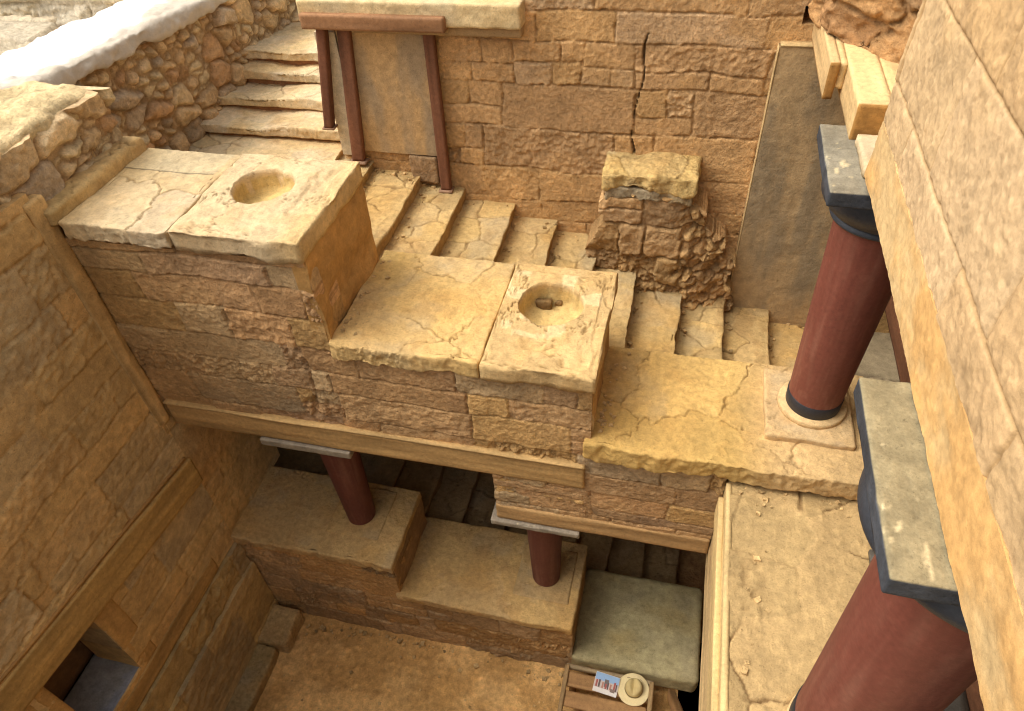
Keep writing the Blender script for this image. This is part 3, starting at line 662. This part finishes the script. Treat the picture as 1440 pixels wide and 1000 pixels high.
# window: lining, sill, jamb post
wn = G(); rbox(wn, (XL - .02, 1.545, -5.74), (XL + .012, 1.74, -4.84), .02, .01, timber((.44, .28, .12), 14, .004, 2)); wn = wn.link('window_jamb', M_WOOD, lw)
g = G(); rbox(g, (XL - .02, .7, -5.95), (XL + .02, 2.6, -5.745), .02, .01, timber((.38, .25, .11), 15, .004, 1)); g.link('window_sill', M_WOOD, lw)
g = G(); rbox(g, (XL - .02, .78, -5.74), (XL + .012, 1.05, -4.75), .02, .01, timber((.44, .28, .12), 17, .004, 2)); g.link('window_jamb', M_WOOD, lw)
g = G()
rbox(g, (XL - .45, .9, -5.74), (XL - .01, 1.6, -5.685), .02, .005, slab_fn(105, (.26, .28, .33), (.20, .21, .24), edge=.002, tooth=0)); g.link('window_ledge', M_GREY, lw)
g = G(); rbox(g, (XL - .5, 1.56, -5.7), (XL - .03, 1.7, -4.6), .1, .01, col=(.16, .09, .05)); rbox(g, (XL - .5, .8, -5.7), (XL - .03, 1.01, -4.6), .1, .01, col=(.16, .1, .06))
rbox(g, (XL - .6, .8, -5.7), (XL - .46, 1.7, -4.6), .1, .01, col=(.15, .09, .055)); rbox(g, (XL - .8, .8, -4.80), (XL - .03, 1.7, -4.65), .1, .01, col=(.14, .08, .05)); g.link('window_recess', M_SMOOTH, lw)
# return of the wall into the stair passage
g = G(); relief(g, (XL - .004, 2.88, -5.9), (0, 1, 0), (0, 0, 1), 1.04, 1.95, .02, left_rel, .4); g.link('passage_jamb', M_SMOOTH, lw)
# end walls added to close the passage so it stays dark
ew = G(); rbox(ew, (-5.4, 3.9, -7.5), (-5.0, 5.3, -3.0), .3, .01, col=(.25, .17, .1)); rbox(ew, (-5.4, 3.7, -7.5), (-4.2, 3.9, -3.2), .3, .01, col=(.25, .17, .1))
tag(ew.link('passage_shade_wall', M_ROCK), 'added end wall keeping the passage under the landing dark', 'wall')

# kerb along the foot of the left wall and loose block
kb = G(); rbox(kb, (XL, Y0, -7.4), (-3.50, 2.45, -7.20), .016, .03, slab_fn(107, (.34, .27, .16), (.26, .18, .09), edge=.02, cracks=1.2))
tag(kb.link('stone_kerb', M_ROCK), 'low broken stone kerb along the foot of the left wall', 'kerb')
bk = G(); rbox(bk, (-3.80, 2.46, -7.4), (-3.40, 2.86, -7.14), .014, .03, slab_fn(109, (.42, .32, .19), (.30, .2, .1), edge=.03, cracks=1.0))
tag(bk.link('corner_block', M_ROCK), 'squared stone block in the corner of the court floor', 'stone block')

# ------------------------------------------------------------------ rubble wall at upper left
rw = thing('rubble_wall', 'thick rubble stone wall with a mortar crest whitened for sunlight beside the upper steps', 'wall', (-4.7, 4, -3.1))
RUB = [(.54, .42, .29), (.50, .38, .26), (.57, .46, .33), (.46, .31, .20), (.58, .49, .36), (.42, .345, .28)]
def rub_fn(seed, su=3.9, sv=4.9, A=.095):
    def f(u, v):
        n = fbm(u * 5, v * 5, oct=5, seed=seed); nf = fbm(u * 18, v * 18, oct=4, seed=seed + 1)
        d1, i1 = voro(u * su + .16 * n, v * sv + .16 * fbm(u * 5 + 9, v * 5, oct=4, seed=seed + 2), seed + 3)
        d2, i2 = voro(u * su * 1.9 + .2 * n, v * sv * 2.1 + .2 * nf, seed + 6)
        small = hid(i1, seed + 8) < .45
        d = np.where(small, np.minimum(d1 / su, d2 / (2 * su)), d1 / su); i = np.where(small, i2 * 3 + 1, i1)
        r, r2, r3, r4 = [hid(i, seed + k) for k in (4, 5, 9, 10)]
        prof = 1 - np.exp(-(np.maximum(d - .006, 0) / .018) ** 1.6)
        h = A * prof * (.35 + .65 * r) * np.where(small, .7, 1) + .020 * n * prof + .008 * nf
        k = (1 - sst(.006, .020, d))[:, None]
        col = pick(RUB, r2) * (.85 + .3 * r3)[:, None] * (1 + .16 * n + .10 * nf)[:, None]
        return h, col * (1 - .7 * k) + np.array((.22, .14, .075)) * .7 * k
    return f
# far length, face turned a little; U runs from near to far
a = np.array((-4.70, 3.6, 0)); b = np.array((-4.04, 7.4, 0)); L_ = np.linalg.norm(b - a); ud = (b - a) / L_
def crest_keep(u, v): return v < 1.02
g = G(); relief(g, (a[0], a[1], -3.05), ud, (0, 0, 1), L_, 1.2, .012, rub_fn(201), .1, keep=crest_keep); g.link('rubble_face', M_ROCK, rw)
def crest_fn(P, N):
    x, y, z = P.T; n = fbm(x * 5, y * 5, z * 5, 5, 210); nl = fbm(x * 2, y * 2, z * 2, 3, 212)
    nn = np.where(np.abs(N).sum(1, keepdims=True) < 1e-6, np.array([[0, 0, 1.]]), N)
    t = (y - 1.0) / 6.4
    off = nn * (.03 * n + .02 * nl + .012 * fbm(x * 18, y * 18, z * 18, 3, 214))[:, None]; off[:, 0] += (y - 3.6) * (ud[0] / ud[1])
    e = sst(-4.90, -4.70, x + .14 * nl + .08 * n)[:, None]
    col = np.array((.88, .875, .86)) * (1 - e) + np.array((.52, .45, .36)) * e  # near-white mortar colour stands in for direct sun on the crest
    return off, col * (1 + .05 * n)[:, None]
g = G(); rbox(g, (-5.36, 1.0, -2.05), (-4.60, 7.4, -1.925), .018, .03, crest_fn); g.link('mortar_crest', M_SUN_MORTAR, rw)
g = G(); rbox(g, (-5.3, 1.0, -4.0), (-4.80, 3.6, -2.0), .3, .02, col=(.4, .3, .2)); g.link('core', M_ROCK, rw)
g = G()
def core_shift(P, N):
    off = np.zeros_like(P); off[:, 0] = (P[:, 1] - 3.6) * (ud[0] / ud[1]); return off, np.broadcast_to(np.array((.45, .36, .25)), P.shape)
rbox(g, (-5.3, 3.6, -3.4), (-4.78, 7.4, -2.0), .3, .02, core_shift); g.link('core', M_ROCK, rw)
# near length in front, standing on the left wall
nw = thing('near_rubble_wall', 'stub of rubble wall with big squarish stones on top of the left wall', 'wall', (-4.1, 2.6, -2.15))
def near_top(P, N):
    x, y, z = P.T; n = fbm(x * 6, y * 6, z * 6, 4, 231); nl = fbm(x * 2.2, y * 2.2, z, 3, 237); nf = fbm(x * 22, y * 22, z * 22, 2, 238)
    nn = np.where(np.abs(N).sum(1, keepdims=True) < 1e-6, np.array([[0, 0, 1.]]), N)
    off = nn * (.03 * n + .008 * nf)[:, None]; off[:, 2] += .04 * nl - .05 * sst(3.55, 3.85, y)
    return off, np.array((.53, .44, .30)) * (1 + .16 * n + .12 * nl + .1 * nf)[:, None]
g = G(); relief(g, (-3.86, .9, -2.26), (0, 1, 0), (0, 0, 1), 2.96, .40, .010, rub_fn(271, 3.0, 4.4, .085), .3); g.link('rubble_face', M_ROCK, nw)
g = G(); relief(g, (-3.86, 3.82, -2.26), (-1, 0, 0), (0, 0, 1), .6, .38, .015, rub_fn(273, 3.0, 4.4, .06), .2); g.link('rubble_end', M_ROCK, nw)
g = G(); rbox(g, (-4.52, .9, -1.97), (-3.85, 3.84, -1.82), .02, .05, near_top); g.link('earth_capping', M_ROCK, nw)
g = G(); rbox(g, (-4.45, .9, -3.6), (-3.86, 3.9, -2.16), .2, .02, col=(.4, .28, .15)); g.link('core', M_ROCK, nw)
g = G(); rbox(g, (-3.92, 2.93, -2.36), (-3.71, 3.90, -2.23), .012, .03, slab_fn(241, (.47, .35, .19), (.36, .24, .12), edge=.03, cracks=1.4, tooth=.002)); g.link('bedding_course', M_SMOOTH, nw)

# bright terrace wall behind
tw = thing('terrace_wall', 'sunlit low terrace wall of large grey blocks at the far upper left', 'wall', (-7.2, 7.2, -2.62))
TP = [(.52, .49, .46), (.56, .52, .47), (.48, .46, .44), (.58, .54, .48)]
g = G(); relief(g, (-12, 7.0, -2.7), (1, 0, 0), (0, 0, 1), 6.6, 1.4, .02, wall_fn(251, TP, (.30, .25, .19), (.25, .4), (.5, 1.3), A=.05, g=.02, rough=.02, warp=.02, erode=.05), .5); g.link('blocks', M_ROCK, tw)
for k, (x, y) in enumerate(((-8.2, 6.2), (-7.0, 5.9), (-6.2, 6.4), (-7.6, 5.2), (-6.3, 5.2), (-5.75, 4.5), (-9.3, 6.1), (-8.6, 5.1))):
    pass
pv = G(); flat(pv, -11, -5.1, 2.5, 7.0, -2.60, .03, wall_fn(261, TP, (.22, .17, .12), (.45, .7), (.7, 1.4), A=.06, g=.02, rough=.02, warp=.04, erode=.03, joint=.8, ew=.04)); struct(pv.link('terrace_paving', M_ROCK))

# ------------------------------------------------------------------ right wall
ra = thing('ashlar_wall', 'pale limestone ashlar wall rising close on the right above the colonnade', 'wall', (1.1, 1.5, -1.82))
def ash_fn(u, v):
    # u towards -y
    y = 3.32 - u; z = v - 1.545
    d, i = masonry(u, v, 307, (.40, .44), (.55, .95), .004, .0)
    r = hid(i, 5); n = fbm(u * 4, v * 4, oct=5, seed=303); nf = fbm(u * 26, v * 26, oct=3, seed=304); pit = sst(.45, .8, fbm(u * 38, v * 38, oct=2, seed=308)); nl = fbm(u * 1.3, v * 1.3, oct=4, seed=305)
    h = .012 * (1 - np.exp(-(d / .008))) + .006 * n + .0025 * nf - .0015 * pit + .008 * (r - .5)
    c = pick([(.50, .375, .24), (.53, .40, .265), (.48, .35, .215), (.50, .36, .22)], r) * (1 + .06 * n)[:, None]
    o = (sst(-.1, .9, nl + .4 * n) * .45)[:, None]; c = c * (1 - o) + np.array((.56, .39, .21)) * o
    c = c * (1 + .06 * nf - .07 * pit - .12 * sst(.35, .8, fbm(u * 9, v * 9, oct=3, seed=306)))[:, None]; m = (1 - sst(.002, .010, d))[:, None] * .75; c = c * (1 - m) + np.array((.34, .23, .12)) * m
    return h, c
g = G(); relief(g, (XR, 3.30, -1.545), (0, -1, 0), (0, 0, 1), 2.8, 1.05, .0052, ash_fn, .5); g.link('ashlar', M_ASHLAR, ra)
g = G(); relief(g, (XR, .498, -1.545), (0, -1, 0), (0, 0, 1), 1.9, 1.05, .02, ash_fn, .5); relief(g, (XR, 3.30, -.493), (0, -1, 0), (0, 0, 1), 4.7, 1.6, .02, ash_fn, .5); g.link('ashlar', M_ASHLAR, ra)
def band_fn(u, v):
    n = fbm(u * 3, v * 5, oct=5, seed=313); nf = fbm(u * 18, v * 18, oct=4, seed=314)
    t = sst(-.5, .6, n)[:, None]
    return .006 * n + .002 * nf, (np.array((.56, .42, .24)) * (1 - t) + np.array((.57, .36, .16)) * t) * (1 + .08 * nf)[:, None]
g = G(); relief(g, (XR - .012, 3.30, -1.815), (0, -1, 0), (0, 0, 1), 4.7, .268, .006, band_fn, .5); g.link('base_band', M_ASHLAR, ra)
g = G(); rbox(g, (1.40, -1.4, -1.80), (4.3, 5.1, -1.5), .4, .01, col=(.36, .26, .15)); g.link('shading_slab', M_SMOOTH, ra)  # unseen slab added to keep sky light out of the gallery
# underside architrave that continues to the far capital
ar = G(); rbox(ar, (XR - .015, 3.302, -1.844), (1.25, 3.66, -1.785), .02, .01, slab_fn(317, (.60, .49, .33), (.45, .33, .2), edge=.006, tooth=0))
tag(ar.link('architrave_stub', M_ASHLAR), 'short pale beam end lying on the far black capital', 'beam')
# lintel beams and rough masonry at the far right
def cut_beam(c, seed):
    t = timber(c, seed, .002, 1)
    def f(P, N):
        off, col = t(P, N); e = P[:, 1] < P[:, 1].min() + .006
        return off, np.where(e[:, None], col * .62 * np.array((1, .74, .42)), col)      # sawn end grain
    return f
tb = G(); rbox(tb, (.82, 3.70, -1.855), (.985, 5.15, -1.655), .02, .004, cut_beam((.60, .45, .265), 41))
tag(tb.link('thick_beam', M_WOOD), 'thick squared yellowish beam with a cut end under the rough masonry', 'beam', None)
nb = G(); rbox(nb, (.725, 4.20, -1.86), (.778, 5.16, -1.652), .02, .003, cut_beam((.60, .45, .27), 42))
tag(nb.link('thin_beam', M_WOOD), 'thin plank like beam with a cut end left of the thick beam', 'beam')
fb = G(); rbox(fb, (.780, 4.215, -1.80), (.818, 5.14, -1.658), .02, .003, timber((.60, .46, .27), 44, .003, 1)); rbox(fb, (.99, 3.75, -1.80), (1.5, 5.15, -1.66), .02, .006, timber((.60, .46, .27), 43, .003, 1))
tag(fb.link('beam_bed', M_WOOD), 'flat pale bed of boards between the two cut beams', 'boards')
mr = thing('broken_masonry', 'rough reddish brown broken masonry resting on the cut beams', 'masonry', (1.2, 4.7, -1.66))
def brk(P, N):
    x, y, z = P.T; n = fbm(x * 7, y * 7, z * 7, 5, 331); nf = fbm(x * 24, y * 24, z * 24, 3, 335); d, i = voro(x * 3 + y * 2 + .3 * n, z * 2.2 + .3 * vn(x * 4, y * 4, None, 3), 333); r = hid(i, 4)
    nn = np.where(np.abs(N).sum(1, keepdims=True) < 1e-6, np.array([[-.5, -.6, .2]]), N)
    off = nn * (.06 * sst(0, .06, d) * (.4 + r) + .05 * n + .014 * nf - .06)[:, None]
    off[:, 1] += np.clip(1.15 - x, 0, 1) * .95
    k = (1 - sst(.02, .08, d))[:, None] * .6
    col = pick([(.40, .24, .13), (.44, .27, .14), (.38, .25, .15)], r) * (1 + .2 * n)[:, None]
    return off, col * (1 - k) + np.array((.24, .15, .08)) * k
g = G(); rbox(g, (.69, 4.16, -1.69), (1.5, 5.3, -.5), .011, .05, brk); g.link('rubble', M_ROCK, mr)

# ------------------------------------------------------------------ columns
BLK = (.022, .021, .024); RED = (.172, .050, .032); RED2 = (.145, .045, .031)
def column(x, y, zb, zt, r0, r1, label, base=True, ab=.35, abt=.085, red=RED, group='red tapering columns', ch_=.16, bh_=.10, rg_=.05):
    t = thing('column', label, 'column', (x, y, zb), group)
    if base:
        g = G(); lathe(g, (x, y), [(0.001, zb + .035), (r0 + rg_ - .005, zb + .035), (r0 + rg_, zb + .03), (r0 + rg_ + .002, zb + .012), (r0 + rg_, zb - .01), (.001, zb - .01)][::-1], 72, (.56, .42, .26)); g.link('base_ring', M_SLAB, t)
    z0 = zb + (.035 if base else 0)
    zc = zt - abt
    zn = zc - ch_
    bh = bh_ if base else .0
    def rad(z): return r0 + (r1 - r0) * (z - z0) / (zn - z0)
    zs = np.linspace(z0 + bh, zn, 90)
    g = G(); lathe(g, (x, y), [(rad(z), z) for z in zs], 110, red, wob=.008)
    P = g.V[0]; th = np.arctan2(P[:, 1] - y, P[:, 0] - x)
    q1 = fbm(np.cos(th) * 3 + x, np.sin(th) * 3, P[:, 2] * 1.6, 4, 71); q2 = fbm(np.cos(th) * 9, np.sin(th) * 9 + y, P[:, 2] * 1.2, 4, 72); q3 = fbm(np.cos(th) * 14, np.sin(th) * 14, P[:, 2] * 14, 3, 73)
    low = np.exp(-(P[:, 2] - z0 - bh) / .25)
    fade = np.clip(.30 * sst(0, .9, q1) + .12 * sst(.1, .8, q2) + .25 * low * sst(-.4, .6, q1 + q3) + .12 * sst(.62, .8, q3), 0, .7)[:, None]
    g.C[0] = np.array(red) * (1 + .08 * q2 + .05 * q3)[:, None] * (1 - fade) + np.array((.27, .125, .08)) * fade; g.link('shaft', M_RED, t)
    if bh:
        g = G(); lathe(g, (x, y), [(.001, z0), (r0 + .004, z0), (r0 + .006, z0 + .006), (rad(z0 + bh) + .005, z0 + bh - .004), (rad(z0 + bh) - .002, z0 + bh + .002)], 72, BLK); g.link('base_band', M_BLACK, t)
    # capital: neck ring, bulging cushion, square abacus
    re = ab * (1.03 if ch_ > .245 else .95)
    prof = [(rad(zn) - .005, zn - .004), (rad(zn) + .03, zn + .0), (rad(zn) + .036, zn + .012), (rad(zn) + .024, zn + .022), (rad(zn) + .022, zn + .03)]
    q = np.linspace(0, 1, 14); hh = zc - .001 - zn - .03
    prof += [(rad(zn) + .022 + (re - rad(zn) - .022) * math.sin(min(t / .6, 1) * math.pi / 2) ** .9 - (re - ab * .9) * max(0, (t - .6) / .4) ** 2, zn + .03 + hh * t) for t in q]
    prof += [(.001, zc - .0005)]
    g = G(); lathe(g, (x, y), prof, 72, (.032, .035, .042)); g.link('cushion', M_BLACK, t)
    return t, zc
def abacus(t, x, y, zc, zt, ab, top, seed, side=(.05, .056, .068)):
    def f(P, N):
        X, Y, Z = P.T; n = fbm(X * 8, Y * 8, Z * 8, 4, seed); n2 = fbm(X * 3, Y * 9, oct=3, seed=seed + 2)
        up = (Z > zt - .006)
        wear = .65 * sst(.72, .9, fbm(X * 34, Y * 16, oct=3, seed=seed + 5) * .75 + .35 * fbm(X * 4, Y * 4, oct=2, seed=seed + 6))
        ct = np.array(top) * (1 + .2 * n + .1 * n2)[:, None]; ct = ct * (1 - wear[:, None]) + np.array((.62, .52, .32)) * wear[:, None]
        cs = np.array(side) * (1 + .35 * n)[:, None]
        n4 = fbm(X * 11, Y * 11, Z * 11, 3, seed + 9)
        return N * (.003 * n)[:, None] - N * ((np.abs(N).max(1) < .95) * .018 * sst(.3, .8, n4))[:, None], np.where(up[:, None], ct, cs)
    g = G(); rbox(g, (x - ab, y - ab, zc), (x + ab, y + ab, zt), .010, .009, f); g.link('abacus', M_GREY, t)
t1, zc = column(1.04, 3.52, -3.655, -1.845, .168, .215, 'red tapering column with black foot standing on the lowest parapet slab', ab=.34, ch_=.24)
abacus(t1, 1.04, 3.52, zc, -1.845, .35, (.22, .20, .15), 3)
g = G(); rbox(g, (.74, 3.20, -3.72), (1.29, 3.82, -3.652), .016, .01, slab_fn(351, (.53, .40, .26), (.42, .29, .16), cracks=.8, edge=.006, tooth=0, sag=.003)); g.link('plinth', M_SLAB, t1)
t2, zc = column(1.085, 1.505, -3.9, -1.825, .222, .245, 'big red column nearest the camera with a paint flecked grey slab on top', ab=.385, ch_=.25, bh_=.15, rg_=.012)
abacus(t2, 1.075, 1.535, zc, -1.825, .39, (.26, .22, .13), 8)
t3, zc = column(-2.62, 3.37, -5.83, -4.262, .135, .175, 'short dark red column under the beam on the upper of two lower slabs', base=False, ab=.37, abt=.07, red=RED2)
abacus(t3, -2.60, 3.33, zc, -4.262, .385, (.26, .22, .17), 12, (.30, .25, .18))
t4, zc = column(-.80, 3.385, -6.365, -4.84, .135, .175, 'short dark red column on the lower slab beside the grey landing block', base=False, ab=.35, abt=.06, red=RED2)
abacus(t4, -.78, 3.30, zc, -4.84, .355, (.26, .22, .17), 14, (.28, .24, .18))

# ------------------------------------------------------------------ gallery edge, posts, sill
ge = thing('gallery_edge', 'pale timber edging and frame at the edge of the flagged gallery', 'timber edging', (.5, 1.5, -7.3))
LW = (.50, .37, .20)
g = G(); rbox(g, (.535, -1.2, -4.06), (.575, 2.955, -3.895), .02, .008, timber((.54, .42, .24), 51, .003, 1)); g.link('edge_board', M_WOOD, ge)
g = G(); rbox(g, (.50, -1.2, -4.20), (.54, 2.90, -3.99), .02, .006, timber((.52, .40, .22), 52, .003, 1)); g.link('edge_board', M_WOOD, ge)
g = G(); rbox(g, (.545, -1.2, -4.98), (.75, 3.9, -4.06), .02, .01, timber((.46, .35, .21), 58, .004, 1)); g.link('fascia', M_WOOD, ge)
g = G(); rbox(g, (1.25, -1.2, -7.5), (1.4, 5.2, -4.06), .3, .01, col=(.30, .21, .12)); g.link('facing', M_SMOOTH, ge)
def brace(P, N):
    off, c = timber((.28, .16, .075), 54, .003, 2)(P, N); off[:, 1] -= (P[:, 2] + 6.9) * .55; return off, c
g = G(); rbox(g, (.47, 2.66, -6.9), (.535, 2.76, -5.6), .02, .006, brace); g.link('brace', M_WOOD, ge)
dp = G(); rbox(dp, (1.36, -1.0, -3.90), (1.735, 2.6, -3.86), .05, .005, col=(.085, .075, .06))
tag(dp.link('floor_panel', M_BLACK), 'dark grey floor panel beside the timber sill behind the nearest column', 'floor panel')
sl = thing('timber_sill', 'dark brown timber sill running along the right side of the gallery', 'timber sill', (1.8, 3, -3.9))
g = G(); rbox(g, (1.74, -1, -3.9), (1.88, 5.1, -3.72), .03, .008, timber((.16, .075, .045), 55, .003, 1)); g.link('rail', M_WOOD, sl)
g = G(); rbox(g, (1.90, -1, -3.9), (2.1, 5.1, -2.0), .1, .008, col=(.20, .16, .12)); g.link('panel', M_SMOOTH, sl)

# ------------------------------------------------------------------ loose grit gathered in corners
rg = np.random.RandomState(12); g = G()
def crumb(x, y, z, r):
    V = np.array([(a, b, c) for a in (-1, 1) for b in (-1, 1) for c in (0, 1.3)], float) * r * (.6 + .7 * rg.rand(8, 3))
    a = rg.rand() * 6.28; V = np.stack([V[:, 0] * math.cos(a) - V[:, 1] * math.sin(a), V[:, 0] * math.sin(a) + V[:, 1] * math.cos(a), V[:, 2]], 1) + (x, y, z - .004)
    g.add(V, [[0, 1, 3, 2], [4, 6, 7, 5], [0, 4, 5, 1], [2, 3, 7, 6], [0, 2, 6, 4], [1, 5, 7, 3]], np.array((.50, .37, .21)) * (.6 + .6 * rg.rand()))
def size(): return .004 + .012 * rg.rand() ** 3
for k in range(1, 11):                                        # inner corner of every tread and along the back wall
    for _ in range(26): crumb(nx[k - 1] + .012 + .07 * rg.rand() ** 2, 4.0 + 1.2 * rg.rand(), nz[k], size())
    for _ in range(14): crumb(nx[k - 1] + (nx[k] - nx[k - 1]) * rg.rand(), 5.17 - .12 * rg.rand() ** 2, nz[k], size())
for _ in range(90): crumb(-3.6 + 3.1 * rg.rand(), 2.86 - .12 * rg.rand() ** 2, -7.345, size() * 1.4)
for _ in range(120): crumb(-3.45 + 2.9 * rg.rand(), 1.6 + 1.25 * rg.rand(), -7.345, size())
for _ in range(30): crumb(.60 + .9 * rg.rand(), 2.93 - .12 * rg.rand() ** 2, -3.897, size())
for _ in range(14): crumb(.62 + .16 * rg.rand(), 1.7 + 1.2 * rg.rand(), -3.897, size())
for _ in range(60): crumb(-2.06 + .12 * rg.rand() ** 2, 3.05 + .85 * rg.rand(), -3.088, size())
for _ in range(60): crumb(-.33 + .12 * rg.rand() ** 2, 3.05 + .8 * rg.rand(), -3.693, size())
gr = g.link('loose_grit', M_ROCK, smooth=False); gr['kind'] = 'stuff'; tag(gr, 'crumbs of stone gathered in the corners of the treads and floors', 'grit')

# ------------------------------------------------------------------ bench, hat, card
bn = thing('slatted_bench', 'low wooden slatted platform in front of the grey landing block', 'platform', (-.07, 2.3, -7.35))
for k in range(5):
    y1 = 2.77 - k * .185
    g = G(); rbox(g, (-.47, y1 - .145, -7.03), (.30, y1, -7.0), .02, .006, timber((.34, .205, .105), 61 + k, .003, 0)); g.link('slat', M_WOOD, bn)
for x in (-.51, .30):
    g = G(); rbox(g, (x, 1.75, -7.06), (x + .045, 2.82, -6.975), .02, .006, timber((.33, .23, .13), 71, .003, 1)); g.link('rail', M_WOOD, bn)
for x in (-.45, .24):
    for y in (1.85, 2.68):
        g = G(); rbox(g, (x, y, -7.36), (x + .06, y + .06, -7.04), .05, .005, timber((.25, .16, .09), 75, .003, 2)); g.link('leg', M_WOOD, bn)
g = G(); rbox(g, (-.50, 2.80, -7.06), (.34, 2.835, -6.99), .02, .005, timber((.25, .2, .14), 77, .003, 0)); g.link('head_rail', M_WOOD, bn)
ht = thing('straw_hat', 'pale straw hat with a wide round brim lying on the slatted platform', 'hat', (.158, 2.72, -7.0))
hx, hy, hz = .158, 2.715, -6.998
prof = [(.001, .006), (.07, .004), (.11, .0), (.145, .008), (.152, .016), (.148, .019), (.12, .010), (.088, .012), (.082, .016)]
g = G(); lathe(g, (hx, hy, hz), prof, 64, (.72, .64, .44), wob=.02); g.link('brim', M_STRAW, ht)
prof = [(.084, .012), (.083, .04), (.078, .075), (.07, .095), (.055, .108), (.035, .106), (.015, .098), (.001, .096)]
g = G(); lathe(g, (hx + .005, hy + .005, hz), prof, 64, (.55, .46, .26), wob=.02)
V = g.V[0]; dx = V[:, 0] - hx; V[:, 2] -= np.where(V[:, 2] > hz + .085, .025 * np.exp(-(dx / .022) ** 2), 0); g.link('crown', M_STRAW, ht)
g = G(); lathe(g, (hx + .005, hy + .005, hz), [(.0835, .012), (.0865, .014), (.0855, .038), (.082, .040)], 64, (.24, .19, .10), wob=.02); g.link('band', M_STRAW, ht)
cd = thing('picture_card', 'small glossy picture card with red columns and blue sky beside the straw hat', 'card', (-.08, 2.68, -6.99))
cg = np.array([-.095, 2.705, -6.99]); ang = math.radians(-6)
def card_box(g, x0, x1, y0, y1, z0, z1, col):
    V = np.array([(x, y, z) for x in (x0, x1) for y in (y0, y1) for z in (z0, z1)], float)
    V[:, 2] += (V[:, 1] + .09) * .10
    c, s = math.cos(ang), math.sin(ang); V = np.stack([V[:, 0] * c - V[:, 1] * s, V[:, 0] * s + V[:, 1] * c, V[:, 2]], 1) + cg
    g.add(V, [[0, 1, 3, 2], [4, 6, 7, 5], [0, 4, 5, 1], [2, 3, 7, 6], [0, 2, 6, 4], [1, 5, 7, 3]], col)
g = G(); card_box(g, -.115, .115, -.09, .09, 0, .008, (.72, .66, .60)); g.link('board', M_PRINT, cd, smooth=False)
g = G(); card_box(g, -.112, .112, .02, .087, .0085, .0095, (.28, .42, .62)); card_box(g, -.112, .112, -.05, .02, .0085, .0094, (.55, .46, .40))
rg = np.random.RandomState(4)
for k, x in enumerate((-.10, -.075, -.04, -.01, .012, .035, .07, .09)):
    card_box(g, x, x + .012 + .006 * rg.rand(), -.045, .0 + .035 * rg.rand(), .0098, .0105, [(.36, .09, .07), (.12, .08, .07), (.45, .2, .14)][k % 3])
card_box(g, -.02, .02, -.03, .04, .0097, .0102, (.16, .13, .12)); card_box(g, .045, .09, -.06, -.03, .0099, .0107, (.22, .15, .12)); g.link('picture', M_PRINT, cd, smooth=False)

for o in list(bpy.data.objects):
    if '_o' in o: del o['_o']
